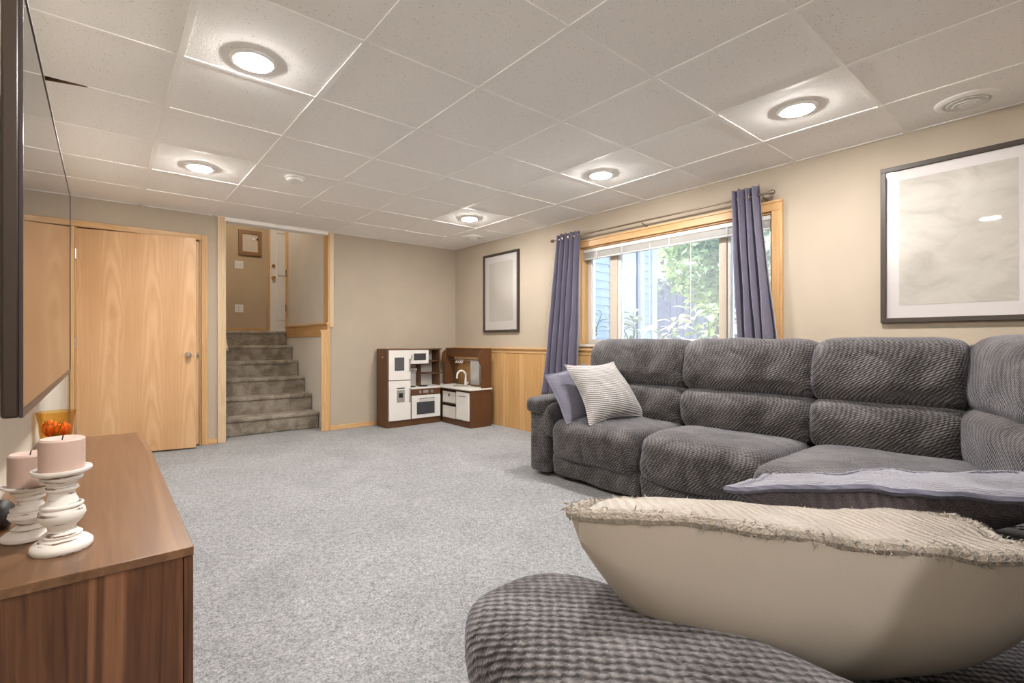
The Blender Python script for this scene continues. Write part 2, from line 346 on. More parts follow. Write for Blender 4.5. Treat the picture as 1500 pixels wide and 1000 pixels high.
# ------------------------------------------------------------------ suspended ceiling: tiles, runners, cross tees
colX = [XL] + [.274 + .6096 * i for i in range(6)] + [XR]
rowY = [YF] + [1.352 + .6096 * i for i in range(-5, 7)] + [YB]
ceil = struct(part('ceiling', B((XL, XR, YF, YB, ZC + .10, ZC + .16)), 'gap_shade'))  # slab painted dark so the tile gap reads as shade
tmesh = {}
for i in range(len(colX) - 1):
    for j in range(len(rowY) - 1):
        wx, wy = colX[i + 1] - colX[i] - .008, rowY[j + 1] - rowY[j] - .008
        key = (round(wx, 3), round(wy, 3)); c = ((colX[i] + colX[i + 1]) / 2, (rowY[j] + rowY[j + 1]) / 2, ZC + .0128)
        if key not in tmesh:
            bm = B((-wx / 2, wx / 2, -wy / 2, wy / 2, -.009, .009)); me = bpy.data.meshes.new('ceiling_tile'); bm.to_mesh(me); bm.free(); tmesh[key] = me
        o = link('ceiling_tile', tmesh[key], 'ceiling_tile', ceil, c)
        if i == 0 and abs(rowY[j] - 3.1808) < .01:     # the tile with a broken corner beside the television
            bm = bmesh.new(); pr = [(-wx / 2, -wy / 2 + .045), (-.16, -wy / 2 + .022), (-.07, -wy / 2), (wx / 2, -wy / 2), (wx / 2, wy / 2), (-wx / 2, wy / 2)]
            lo_ = [bm.verts.new((x, y, -.009)) for x, y in pr]; hi_ = [bm.verts.new((x, y, .009)) for x, y in pr]
            bm.faces.new(lo_[::-1]); bm.faces.new(hi_)
            for q_ in range(6): bm.faces.new((lo_[q_], lo_[(q_ + 1) % 6], hi_[(q_ + 1) % 6], hi_[q_]))
            me = bpy.data.meshes.new('ceiling_tile'); bm.to_mesh(me); bm.free(); me.materials.append(MATS['ceiling_tile']); o.data = me
            bm = bmesh.new(); e3 = [(x, y) for x, y in pr[:3]]
            for (xa, ya), (xb, yb) in zip(e3, e3[1:]):
                va_ = [bm.verts.new((x + c[0], y + c[1], z)) for x, y, z in ((xa, ya - .003, -.0095), (xb, yb - .003, -.0095), (xb, yb + .002, -.0095), (xa, ya + .004, -.0095), (xa, ya - .003, .009), (xb, yb - .003, .009), (xb, yb + .002, .009), (xa, ya + .004, .009))]
                for v_ in va_: v_.co.z += c[2]
                for fc in ((0, 1, 2, 3), (4, 5, 6, 7), (0, 1, 5, 4), (3, 2, 6, 7), (0, 3, 7, 4), (1, 2, 6, 5)): bm.faces.new([va_[n_] for n_ in fc])
            part('torn_edge', bm, 'torn_fibre', o)
W2 = .0125
for x in colX[1:-1]: part('ceiling_runner', B((x - W2, x + W2, YF, YB, ZC - .001, ZC + .006), (x - .002, x + .002, YF, YB, ZC + .006, ZC + .035)), 'tee_white', ceil)
part('wall_angle', B((XL, XL + .018, YF, YB, ZC - .001, ZC + .005)), 'tee_white', ceil)
part('wall_angle', B((XR - .018, XR, YF, YB, ZC - .001, ZC + .005)), 'tee_white', ceil)
part('wall_angle', B((XL, XR, YB - .018, YB, ZC - .001, ZC + .005)), 'tee_white', ceil)
for j, y in enumerate(rowY[1:-1]):
    for i in range(len(colX) - 1):
        a, b = colX[i] + (W2 if i else 0), colX[i + 1] - (W2 if i < len(colX) - 2 else 0)
        if i == 0 and abs(y - 3.1808) < .01: a = -.06        # a piece of tee is missing beside the broken tile
        part('cross_tee', B((a, b, y - W2 * .8, y + W2 * .8, ZC - .0006, ZC + .006)), 'tee_white', ceil)

# ------------------------------------------------------------------ trims on the back wall
def trim(n, boxes, mat, bevel=.004): return struct(part('trim_%d' % n, B(*boxes), mat, bevel=bevel))
trim(1, [(DX1, DX1 + .06, YB - .018, YB, 0, DZ + .055)], 'oak_trim_Z')                  # closet casing
trim(2, [(DX0 - .03, DX1, YB - .018, YB, DZ, DZ + .055)], 'oak_trim_X')
trim(3, [(DX0 - .03, DX0, YB - .018, YB, 0, DZ)], 'oak_trim_Z')
trim(4, [(DX1 - .018, DX1, YB, Yt, 0, DZ), (DX1 - .03, DX1 - .018, YB + .045, Yt, 0, DZ)], 'oak_trim_Z')   # jamb
trim(5, [(DX0, DX0 + .016, YB, Yt, 0, DZ)], 'oak_trim_Z')
trim(6, [(SX0 - .068, SX0, YB - .02, YB, 0, ZC)], 'pale_trim_Z')                        # stair opening, left casing
trim(7, [(SX0 - .004, SX0 + .012, YB - .01, Yt + .01, 0, ZC)], 'pale_trim_Z')
trim(8, [(SX1 - .085, SX1 + .02, YB - .02, YB, 0, LZ - .03)], 'oak_trim_Z')             # end of the knee wall
trim(9, [(SX1 - .015, SX1 + .005, YB, YL + .02, LZ, LZ + .07), (SX1 - .03, SX1 + .02, YB - .03, YL + .02, LZ + .05, LZ + .075)], 'oak_trim_Y')
trim(10, [(SX1 - .015, SX1 + .02, YB - .022, YB, LZ - .03, LZ + .075), (SX1 - .095, SX1 + .02, YB - .024, YB, LZ - .045, LZ - .01)], 'oak_trim_X')
trim(11, [(SX1 - .004, SX1 + .012, YB - .012, Yt + .02, LZ + .075, ZC)], 'oak_trim_Z')  # jamb of the upper opening
trim(12, [(SX1 + .012, SX1 + .065, YB - .016, YB, LZ + .02, ZC)], 'pale_trim_Z')
trim(13, [(SX1 - .015, SX1 + .1, YL - .01, YL + .04, LZ, 3.6)], 'oak_trim_Z')           # far end of the upper side wall
trim(14, [(SX0, SX1, YB - .012, YB + .12, ZC - .035, ZC)], 'tee_white')                 # white edge over the stairs
trim(15, [(SX1 - .012, SX1, YB + .0, YL, LZ - .09, LZ)], 'oak_trim_Y')
trim(16, [(2.065, 2.112, YW2 - .016, YW2, LZ, LZ + 2.1)], 'oak_trim_Z')
struct(part('baseboard_back', B((SX1 + .02, 2.66, YB - .014, YB, 0, .055)), 'oak_trim_X', bevel=.003))
struct(part('baseboard_back_left', B((DX1 + .06, SX0 - .068, YB - .014, YB, 0, .055)), 'oak_trim_X', bevel=.003))
struct(part('baseboard_landing', B((SX0, 2.065, YW2 - .014, YW2, LZ, LZ + .06)), 'oak_trim_X', bevel=.003))
struct(part('baseboard_left', B((XL, XL + .012, -2.2, YB, 0, .06)), 'oak_trim_Y', bevel=.003))

# wainscot of wooden sheets below a rail on the right wall
WN = XR - .014
ys = [YB, 4.56, 3.44, 2.22, 1.0, -.22, -1.44, YF]
for a, b in zip(ys, ys[1:]): part('wood_panel', B((WN, XR, b + .002, a - .002, .0, .93)), 'oak_panel', wr_)
for a in (4.56, 3.44): part('batten', B((WN - .004, WN, a - .012, a + .012, 0, .93)), 'oak_trim_Z', wr_)
trim(17, [(XR - .02, XR, YF, YB, .905, .955), (XR - .036, XR, YF, YB, .95, .972)], 'oak_trim_Y')

# ------------------------------------------------------------------ closet door, standing ajar
d1 = sempty('door_1', (DX0 + .012, YB - .004, 0))
DA = math.radians(-9.5); DW = .905
def dpt(u, v, z): return Vector((DX0 + .012 + u * math.cos(DA) - v * math.sin(DA), YB - .004 + u * math.sin(DA) + v * math.cos(DA), z))
def dbox(*a):
    bm = B(*a)
    for v in bm.verts: v.co = dpt(v.co.x, v.co.y, v.co.z)
    return bm
lf = part('door_leaf', dbox((0, DW, 0, .036, .014, DZ - .012)), 'birch_leaf', d1, bevel=.002)
for s, sg in ((-1, 1), (1, 1)):
    v0 = 0 if s < 0 else .036
    kb = part('door_knob', lathe([(0, .066), (.016, .064), (.025, .054), (.027, .045), (.02, .034), (.011, .028), (.010, .006), (.031, .005), (.032, 0), (0, 0)], (0, 0, 0), 28), 'nickel', lf, sm=True)
    c = dpt(DW - .062, v0, .915); R = (Matrix.Rotation(DA, 4, 'Z') @ Matrix.Rotation(s * -PI / 2 if s < 0 else -PI / 2, 4, 'X'))
    kb.rotation_euler = (Matrix.Rotation(DA, 4, 'Z') @ Matrix.Rotation(PI / 2 if s < 0 else -PI / 2, 4, 'X')).to_euler()
    out = Vector((math.sin(DA), -math.cos(DA), 0)) * (-s)
    kb.location = c + out * .033 - wl(lf)
sl = part('side_leaf', B((.70, DX1 - .02, YB + .004, YB + .034, .014, DZ - .012)), 'birch_door', d1, bevel=.002)
k2 = part('door_knob', lathe([(0, .05), (.013, .048), (.02, .04), (.021, .033), (.012, .022), (.009, .005), (.024, .004), (.025, 0), (0, 0)], (0, 0, 0), 24), 'nickel', sl, sm=True)
k2.rotation_euler = (PI / 2, 0, 0); k2.location = Vector((.728, YB + .004 - .025, .915)) - wl(sl)
part('latch_plate', dbox((DW, DW + .003, .008, .028, .885, .945)), 'nickel', lf)
for z in (.25, 1.03, 1.82): part('hinge', CY((DX0 + .005, YB - .012, z - .045), (DX0 + .005, YB - .012, z + .045), .008, seg=10), 'nickel', d1)

# ------------------------------------------------------------------ stairs
st = thing('staircase', 'carpeted staircase with brown-grey plush steps rising to a landing', 'stairs', ((SX0 + SX1) / 2, SY, 0))
for i in range(6):
    z1 = RISE * (i + 1); y0 = SY + TREAD * i; y1 = y0 + TREAD + (.02 if i < 5 else -.15)
    part('step', B((SX0 + .004, SX1 - .014, y0 - .02, y1, z1 - .045, z1), (SX0 + .004, SX1 - .014, y0, y1 + .08, 0, z1 - .03)), 'stair_carpet', st, bevel=.016, seg=3)
cl = thing('stair_fill_light', 'unseen opal dome light added over the stair landing to light the stairwell', 'ceiling light', (1.75, 7.0, 3.6))  # out of view, added to brighten the stairwell
part('base', lathe([(0, 0), (.17, 0), (.17, -.02), (0, -.02)], (1.75, 7.0, 3.6), 32), 'brass', cl)
part('dome', lathe([(.16, -.02), (.15, -.06), (.10, -.10), (.05, -.115), (0, -.118)], (1.75, 7.0, 3.6), 32), 'stair_fill_lens', cl, sm=True)
hr = thing('handrail', 'pale wooden handrail end fixed to the left side of the stairwell', 'handrail', (SX0 + .04, Yt + .2, .86))
part('rail', tube([(SX0 + .05, Yt + .06 + t * .3, .96 + t * .22) for t in range(5)], .02), 'pale_trim_Y', hr, sm=True)
part('bracket', tube([(SX0, Yt + .3, 1.06), (SX0 + .05, Yt + .3, 1.08), (SX0 + .05, Yt + .3, 1.12)], .007), 'brass', hr)

# white panelled door on the landing
d2 = sempty('door_2', (2.55, YW2, LZ))
lf2 = part('door_leaf', B((2.118, 2.975, YW2 + .01, YW2 + .05, LZ + .01, LZ + 2.03)), 'white_plastic', d2, bevel=.003)
for px0, px1 in ((2.22, 2.49), (2.60, 2.87)):
    for pz0, pz1 in ((.2, .78), (.93, 1.5), (1.62, 1.88)):
        part('raised_panel', B((px0, px1, YW2 - .002, YW2 + .012, LZ + pz0, LZ + pz1)), 'white_plastic', lf2, bevel=.008)
kn = part('door_knob', lathe([(0, .06), (.022, .055), (.027, .042), (.02, .03), (.01, .024), (.01, .005), (.03, .004), (.03, 0), (0, 0)], (0, 0, 0), 20), 'brass', lf2, sm=True)
kn.rotation_euler = (PI / 2, 0, 0); kn.location = Vector((2.165, YW2 + .005 - .03, LZ + .89)) - wl(lf2)
dbm = CY((2.165, YW2 + .012, LZ + 1.08), (2.165, YW2 - .016, LZ + 1.08), .025); part('deadbolt', dbm, 'brass', lf2)
for z in (.28, .78): part('hinge', B((SX1 - .022, SX1 - .012, YL - .015, YL + .02, LZ + z, LZ + z + .1)), 'bronze', d2)

# picture, switch, outlet on the landing wall
def plate(name, label, cat, x, z, parts):
    o = thing(name, label, cat, (x, YW2, z)); part('cover_plate', B((x - .06, x + .06, YW2 - .006, YW2, z - .06, z + .06)), 'white_plastic', o, bevel=.002)
    for nm, a in parts: part(nm, B((x + a[0], x + a[1], YW2 - .012, YW2 - .005, z + a[2], z + a[3])), 'vinyl_white', o, bevel=.001)
plate('light_switch', 'white double light switch on the landing wall under the little picture', 'switch', 1.66, 2.24, [('rocker', (-.04, -.008, -.034, .034)), ('rocker', (.008, .04, -.034, .034))])
plate('wall_outlet', 'white outlet plate low on the landing wall above the stairs', 'outlet', 1.66, 1.56, [('socket', (-.018, .018, .008, .038)), ('socket', (-.018, .018, -.038, -.008))])
fp = thing('picture_frame', 'small walnut-framed picture with two tiny ornaments on the landing wall', 'picture', (1.80, YW2, 2.36))
x0, x1, z0, z1 = 1.65, 1.985, 2.40, 2.79
part('frame', B((x0, x1, YW2 - .03, YW2, z0, z0 + .055), (x0, x1, YW2 - .03, YW2, z1 - .055, z1), (x0, x0 + .055, YW2 - .03, YW2, z0 + .055, z1 - .055), (x1 - .055, x1, YW2 - .03, YW2, z0 + .055, z1 - .055)), 'frame_walnut', fp)
part('picture_board', B((x0 + .05, x1 - .05, YW2 - .012, YW2, z0 + .05, z1 - .05)), 'vinyl_beige', fp)
part('ornament', CY((1.86, YW2 - .012, 2.66), (1.86, YW2 - .03, 2.66), .022), 'white_plastic', fp)
part('ornament', CY((1.925, YW2 - .012, 2.665), (1.925, YW2 - .03, 2.665), .018), 'black', fp)

# ------------------------------------------------------------------ window
w1 = sempty('window_1', (XR, (WY0 + WY1) / 2, WZ0))
def wp(name, boxes, mat, bevel=.004, parent=w1): return part(name, B(*boxes), mat, parent, bevel=bevel)
CO = .075
wp('casing', [(XR - .022, XR, WY0 - CO, WY1 + CO, WZ1, WZ1 + CO)], 'oak_trim_Y'); wp('casing', [(XR - .03, XR - .02, WY0 - CO, WY1 + CO, WZ1 + CO - .018, WZ1 + CO)], 'oak_trim_Y')
wp('casing', [(XR - .022, XR, WY0 - CO, WY0, WZ0, WZ1)], 'oak_trim_Z'); wp('casing', [(XR - .03, XR - .02, WY0 - CO, WY0 - CO + .018, WZ0, WZ1 + CO - .02)], 'oak_trim_Z')
wp('casing', [(XR - .022, XR, WY1, WY1 + CO, WZ0, WZ1)], 'oak_trim_Z')
wp('jamb', [(XR, XO - .04, WY0, WY0 + .014, WZ0, WZ1)], 'oak_trim_Z'); wp('jamb', [(XR, XO - .04, WY1 - .014, WY1, WZ0, WZ1)], 'oak_trim_Z'); wp('jamb', [(XR, XO - .04, WY0, WY1, WZ1 - .014, WZ1)], 'oak_trim_Y')
wp('sill', [(XR - .03, XO - .04, WY0 - CO, WY1 + CO, WZ0 - .03, WZ0)], 'vinyl_beige')
FX0, FX1 = XO - .10, XO - .03
gy0, gy1 = WY0 + .014, WY1 - .014
wp('window_frame', [(FX0, FX1, gy0, gy1, WZ0, WZ0 + .045), (FX0, FX1, gy0, gy1, WZ1 - .055, WZ1 - .014), (FX0, FX1, gy0, gy0 + .04, WZ0 + .045, WZ1 - .055), (FX0, FX1, gy1 - .04, gy1, WZ0 + .045, WZ1 - .055)], 'vinyl_white')
M1, M2 = 2.96, 1.885
for m_, ww in ((M1, .085), (M2, .065)):
    wp('mullion', [(FX0 - .01, FX1, m_, m_ + ww, WZ0 + .04, WZ1 - .05)], 'vinyl_beige'); wp('sash_edge', [(FX0, FX1 - .01, m_ - .03, m_, WZ0 + .045, WZ1 - .055)], 'vinyl_white')
for a, b in ((gy0 + .04, M2 - .03), (M2 + .065, M1 - .03), (M1 + .085, gy1 - .04)):
    wp('pane', [(FX1 - .035, FX1 - .031, a, b, WZ0 + .045, WZ1 - .055)], 'pane_glass', 0)
bl = thing('window_blind', 'white slatted blind drawn up under the top of the window', 'blind', (XR + .03, (WY0 + WY1) / 2, 1.9))
part('head_rail', B((XR + .015, XR + .06, WY0 + .02, WY1 - .02, WZ1 - .05, WZ1 - .016)), 'vinyl_white', bl, bevel=.003)
for k in range(9): part('slat', B((XR + .018, XR + .056, WY0 + .025, WY1 - .025, WZ1 - .060 - k * .0055, WZ1 - .0575 - k * .0055)), 'vinyl_white', bl)
part('bottom_rail', B((XR + .018, XR + .056, WY0 + .025, WY1 - .025, WZ1 - .122, WZ1 - .108)), 'vinyl_white', bl, bevel=.003)
for y in (1.85, 2.35, 2.85, 3.15): part('ladder_tape', B((XR + .0145, XR + .0175, y - .008, y + .008, WZ1 - .125, WZ1 - .05)), 'ext_white', bl)
part('tilt_wand', CY((XR + .02, 2.55, WZ1 - .06), (XR + .022, 2.55, WZ0 + .16), .004, seg=8), 'vinyl_white', bl)
part('pull_cord', CY((XR + .03, 2.16, WZ1 - .06), (XR + .03, 2.16, WZ0 + .18), .003, seg=6), 'vinyl_white', bl)

# curtain rod
RX, RZ = XR - .085, 2.125
rd = thing('curtain_rod', 'thin bronze curtain rod with knob finials above the window', 'curtain rod', (RX, 2.57, RZ))
part('rod', CY((RX, 1.50, RZ), (RX, 3.65, RZ), .0075, seg=14), 'bronze', rd, sm=True)
for y, s in ((1.5, -1), (3.65, 1)):
    f = lathe([(0, .045), (.012, .042), (.019, .03), (.017, .016), (.009, .008), (.012, .004), (.012, 0), (0, 0)], (0, 0, 0), 16)
    bmesh.ops.transform(f, matrix=Matrix.Translation((RX, y, RZ)) @ Matrix.Rotation(-s * PI / 2, 4, 'X'), verts=f.verts); part('finial', f, 'bronze', rd, sm=True)
for y in (1.54, 2.56, 3.61): part('bracket', tube([(XR, y, RZ - .03), (XR - .03, y, RZ - .03), (RX, y, RZ - .018), (RX, y, RZ - .008)], .006, 8), 'bronze', rd)

def curtain(label, yt0, yt1, yb0, yb1, zt, zb, folds, amp, grom, seed):
    o = thing('curtain', label, 'curtain', (RX, (yb0 + yb1) / 2, zb), 'slate curtains on the rod')
    rnd = random.Random(seed); ph = [rnd.uniform(-.5, .5) for _ in range(folds * 2 + 3)]
    nu, nv = folds * 14, 40; bm = bmesh.new(); g = []
    for j in range(nv + 1):
        t = j / nv; z = zt + (zb - zt) * t; row = []
        e = t ** 1.15
        for i in range(nu + 1):
            s = i / nu; k = s * folds
            y = (yt0 + (yb0 - yt0) * e) * (1 - s) + (yt1 + (yb1 - yt1) * e) * s
            idx = int(k); fr = k - idx; phs = ph[idx] * (1 - fr) + ph[idx + 1] * fr
            a = amp * (1 + .45 * math.sin(3 * phs + 2.2 * t)) * (.8 + .35 * t)
            x = RX - .005 + a * math.sin(2 * PI * k + phs * 1.3 * t) + .008 * noise.noise(Vector((s * 4, t * 5, seed)))
            y += .010 * t * math.sin(7 * t + 4 * PI * s) 
            row.append(bm.verts.new((min(x, XR - .03), y, z + (.008 * math.sin(2 * PI * k + 1) if j == 0 else 0))))
        g.append(row)
    for j in range(nv):
        for i in range(nu): bm.faces.new((g[j][i], g[j][i + 1], g[j + 1][i + 1], g[j + 1][i]))
    c = part('cloth', bm, 'curtain', o, sm=True); m = c.modifiers.new('thick', 'SOLIDIFY'); m.thickness = .003
    for y, ax in grom: part('grommet', torus((RX - amp * .2, y, RZ), .021, .0055, ax), 'nickel', o, sm=True)
curtain('long slate-grey curtain hanging beside the framed picture with a silver grommet showing', 3.285, 3.605, 3.34, 3.80, 2.175, .47, 5, .030, [(3.33, (1, .35, 0)), (3.42, (.3, 1, 0)), (3.5, (.3, 1, 0))], 3)
curtain('slate-grey curtain bunched and swept aside behind the sofa, beside the bare wall', 1.56, 1.76, 1.40, 1.69, 2.20, .62, 4, .038, [(1.62, (.3, 1, 0)), (1.70, (.3, 1, 0))], 9)

# ------------------------------------------------------------------ pictures on the right wall
def picture(label, y0, y1, z0, z1, art, matw):
    o = thing('picture_frame', label, 'picture', (XR, (y0 + y1) / 2, z0)); fw, fd = .028, .03
    for a in ((y0, y1, z0, z0 + fw), (y0, y1, z1 - fw, z1)): part('frame_rail', B((XR - fd, XR, *a)), 'frame_dark', o, bevel=.002)
    for a in ((y0, y0 + fw, z0 + fw, z1 - fw), (y1 - fw, y1, z0 + fw, z1 - fw)): part('frame_rail', B((XR - fd, XR, *a)), 'frame_dark', o, bevel=.002)
    part('mat', B((XR - .014, XR - .002, y0 + fw, y1 - fw, z0 + fw, z1 - fw)), 'mat_board', o)
    part('print', B((XR - .0155, XR - .013, y0 + fw + matw, y1 - fw - matw, z0 + fw + matw * 1.25, z1 - fw - matw)), art, o)
    part('glazing', B((XR - .022, XR - .020, y0 + fw, y1 - fw, z0 + fw, z1 - fw)), 'picture_glass', o)
picture('large dark-framed pale abstract print hung on bare wall above the sofa', .18, .862, 1.162, 2.13, 'art_print', .062)
picture('dark-framed plain pale print hung above the wood panelling near the toy kitchen', 4.285, 4.965, 1.162, 2.145, 'art_print_far', .085)

# ------------------------------------------------------------------ ceiling fittings
def can(x, y, label):
    o = thing('recessed_light', label, 'ceiling light', (x, y, ZC), 'recessed ceiling lights')
    part('trim_ring', lathe([(.098, 0.004), (.098, -.003), (.092, -.008), (.080, -.008), (.076, .004)], (x, y, ZC), 40), 'white_plastic', o, sm=True)
    part('lens', lathe([(0, -.021), (.03, -.0205), (.055, -.018), (.070, -.012), (.077, -.005), (.077, .003)], (x, y, ZC), 32), 'lamp_lens', o)
can(.54, 2.41, 'round recessed light in the ceiling beside the television, next to the broken tile')
can(.56, 4.13, 'round recessed light two tiles out from the closet door, beside the smoke detector')
can(3.0, 1.04, 'round recessed light near the ceiling vent above the large pale print')
can(3.0, 2.39, 'round recessed light in the ceiling level with the middle of the window')
can(2.99, 4.09, 'small-looking recessed light close to the faint round vent near the room corner')
can(.54, .70, 'unseen recessed light added in the ceiling above the near end of the console')  # out of view, added to help light the room
can(.54, -1.3, 'unseen recessed light added in the ceiling over the rear corner of the room'); can(3.0, -1.3, 'unseen recessed light added in the ceiling behind the sofa return')  # both behind the camera, assumed so the room gets their light
sd = thing('smoke_detector', 'flat white smoke detector disc on a ceiling tile', 'smoke detector', (1.175, 3.917, ZC))
part('base', lathe([(0, 0.002), (.075, .002), (.075, -.012), (.07, -.016), (0, -.016)], (1.175, 3.917, ZC), 32), 'white_plastic', sd, sm=True)
part('cover', lathe([(.062, -.014), (.06, -.03), (.045, -.036), (0, -.037)], (1.175, 3.917, ZC), 32), 'white_plastic', sd, sm=True)
def vent(x, y, label):
    o = thing('ceiling_vent', label, 'vent', (x, y, ZC), 'round ceiling vents')
    part('flange', lathe([(.128, .004), (.128, -.004), (.115, -.012), (.095, -.012), (.088, .003)], (x, y, ZC), 40), 'white_plastic', o, sm=True)
    part('throat', lathe([(0, .005), (.09, .005)], (x, y, ZC), 32), 'toy_grey', o)
    for r, z in ((.082, -.012), (.058, -.02)): part('louver_ring', lathe([(r, z), (r - .014, z + .012), (r - .017, z + .012), (r - .002, z - .003), (r, z)], (x, y, ZC), 40), 'white_plastic', o, sm=True)
    part('centre_disc', lathe([(0, -.026), (.03, -.025), (.036, -.018), (.02, .002), (0, .004)], (x, y, ZC), 32), 'white_plastic', o, sm=True)
vent(3.60, .44, 'white round louvred vent in the ceiling above the large pale print'); vent(3.56, 4.80, 'pale round vent in the ceiling corner over the toy kitchen')

# ------------------------------------------------------------------ television
TX, TY0, TY1, TZ0, TZ1 = -.13, 1.375, 3.27, .888, 1.785
tv = thing('television', 'large wall-mounted flat television with a glossy black screen', 'television', (XL, (TY0 + TY1) / 2, TZ0))
part('housing', B((TX - .032, TX - .002, TY0, TY1, TZ0, TZ1), (TX - .062, TX - .03, TY0 + .12, TY1 - .12, TZ0 + .08, TZ1 - .2)), 'tv_plastic', tv, bevel=.006)
bz = .006
part('bezel', B((TX - .004, TX + .002, TY0, TY1, TZ0, TZ0 + .016), (TX - .004, TX + .002, TY0, TY1, TZ1 - bz, TZ1), (TX - .004, TX + .002, TY0, TY0 + bz, TZ0 + .016, TZ1 - bz), (TX - .004, TX + .002, TY1 - bz, TY1, TZ0 + .016, TZ1 - bz)), 'bezel_dark', tv)
part('screen', B((TX - .003, TX, TY0 + bz, TY1 - bz, TZ0 + .016, TZ1 - bz)), 'screen_black', tv)
part('wall_bracket', B((XL + .002, TX - .06, 2.1, 2.6, 1.2, 1.55)), 'black', tv)

# ------------------------------------------------------------------ console
CX0, CX1, CY0, CY1, CZ = XL + .004, .1625, 1.286, 3.09, .578
cs = thing('tv_console', 'long low walnut media console under the television', 'console', (-.04, 2.19, 0))
part('top', B((CX0, CX1, CY0, CY1, CZ - .02, CZ)), 'walnut_Y', cs, bevel=.0015)
part('side_panel', B((CX0, CX1 - .021, CY0 + .003, CY0 + .021, .03, CZ - .02)), 'walnut_Z', cs)
part('side_panel', B((CX0, CX1 - .021, CY1 - .021, CY1 - .003, .03, CZ - .02)), 'walnut_Z', cs)
part('back_panel', B((CX0, CX0 + .008, CY0 + .021, CY1 - .021, .03, CZ - .02)), 'walnut_Z', cs)
part('bottom_panel', B((CX0 + .008, CX1 - .021, CY0 + .021, CY1 - .021, .03, .05)), 'walnut_Y', cs)
L3 = (CY1 - CY0) / 3
for k in range(3): part('door', B((CX1 - .019, CX1 - .001, CY0 + .002 + k * L3, CY0 + (k + 1) * L3 - .002, .032, CZ - .022)), 'walnut_Z', cs, bevel=.001)
part('plinth', B((CX0 + .02, CX1 - .05, CY0 + .03, CY1 - .03, 0, .03)), 'black', cs)

def holder(x, y, H, s, label):
    prof = [(0, 0), (.060, 0), (.064, .03), (.063, .075), (.056, .11), (.046, .135), (.040, .16), (.042, .19), (.036, .21), (.028, .25), (.030, .29), (.042, .35), (.049, .42), (.047, .48), (.041, .52), (.044, .535), (.044, .555), (.036, .57), (.029, .64), (.026, .70), (.031, .73), (.035, .745), (.033, .77), (.027, .79), (.034, .83), (.042, .86), (.044, .88), (.040, .895), (.050, .93), (.060, .955), (.062, .975), (.061, 1.0), (.056, 1.0), (.054, .985), (0, .98)]
    o = lathe([(r * s * .87, z * H) for r, z in prof], (x, y, CZ), 48); o = part('candle_holder', o, 'worn_white', None, sm=True, origin='b')
    return tag(o, label, 'candle holder', 'turned candle holders on the console')
def candle(x, y, z, h, r, label):
    o = thing('pillar_candle', label, 'candle', (x, y, z), 'pillar candles on holders')
    part('wax', lathe([(0, 0), (r, 0), (r, h - .004), (r - .004, h), (r * .8, h - .001), (r * .3, h - .004), (0, h - .005)], (x, y, z), 40), 'candle_wax', o, sm=True)
    part('wick', CY((x, y, z + h - .006), (x + .002, y, z + h + .006), .0012, seg=6), 'black', o)
holder(-.072, 1.457, .182, 1.0, 'taller turned white distressed wooden candle holder on the console')
holder(-.136, 1.590, .128, .94, 'shorter turned white distressed wooden candle holder behind the taller one')
candle(-.072, 1.457, CZ + .1795, .070, .041, 'dusty pink pillar candle on the taller holder'); candle(-.136, 1.590, CZ + .1265, .074, .040, 'dusty pink pillar candle on the shorter holder')
vx, vy = -.165, 2.93
va = thing('glass_vase', 'amber glass bowl vase at the far end of the console', 'vase', (vx, vy, CZ))
part('glass', lathe([(0, .004), (.045, .004), (.052, .012), (.058, .06), (.062, .11), (.07, .152), (.0675, .152), (.0595, .11), (.0555, .06), (.049, .015), (0, .010)], (vx, vy, CZ), 40), 'amber_glass', va, sm=True)
fl = thing('flower', 'orange flower heads with green spiky leaves inside the amber vase', 'flowers', (vx, vy, CZ + .012))
for k, (a, b, z, r) in enumerate(((-.012, -.018, .075, .034), (.02, .012, .07, .031), (-.02, .018, .085, .026))):
    bm = bmesh.new(); bmesh.ops.create_icosphere(bm, subdivisions=3, radius=r)
    for v in bm.verts: v.co *= 1 + .12 * math.sin(9 * math.atan2(v.co.y, v.co.x)); v.co += Vector((vx + a, vy + b, CZ + z))
    part('flower_head', bm, 'orange_flower', fl, sm=True)
for k in range(12):
    a = 2 * PI * k / 12; bm = bmesh.new(); r = .016 + .012 * (k % 3)
    p = [Vector((vx + .004 * math.cos(a) - .005, vy - .03 + .004 * math.sin(a), CZ + .02)), Vector((vx + r * .5 * math.cos(a) - .005, vy - .03 + r * .5 * math.sin(a) * .6, CZ + .07)), Vector((vx + r * math.cos(a) - .005, vy - .03 + r * math.sin(a) * .6, CZ + .108 + .012 * (k % 2)))]
    part('leaf', tube(p, [.0035, .0035, .0006], 6), 'grass_green', fl)
bm = bmesh.new(); bmesh.ops.create_uvsphere(bm, u_segments=24, v_segments=16, radius=1)
for v in bm.verts: v.co = Vector((-.20 + v.co.x * .03, 1.71 + v.co.y * .045, CZ + .034 + max(v.co.z, -.95) * .036))
tag(part('ornament', bm, 'dark_brown', None, sm=True), 'small dark rounded ornament on the console behind the shorter candle holder', 'ornament')

# ------------------------------------------------------------------ sectional sofa
so = thing('sectional_sofa', 'large dark grey ribbed plush sectional sofa wrapping the window corner', 'sofa', (2.4, 1.0, 0))
SM = 'sofa'; _k = [0]
def cu(name, x0, x1, y0, y1, z0, z1, p=5, n=14, **kw):
    _k[0] += 1
    return part(name, cushion((x0 + x1) / 2, (y0 + y1) / 2, (z0 + z1) / 2, x1 - x0, y1 - y0, z1 - z0, p, n, seed=_k[0], **kw), SM, so, sm=True)
# far arm
part('arm', B((2.66, 3.6, 2.635, 2.83, .03, .53)), SM, so, bevel=.03, seg=3)
cu('arm_pad', 2.60, 3.50, 2.60, 2.862, .475, .615, 4.5); cu('arm_pad_inner', 2.64, 3.45, 2.585, 2.66, .30, .58, 6)
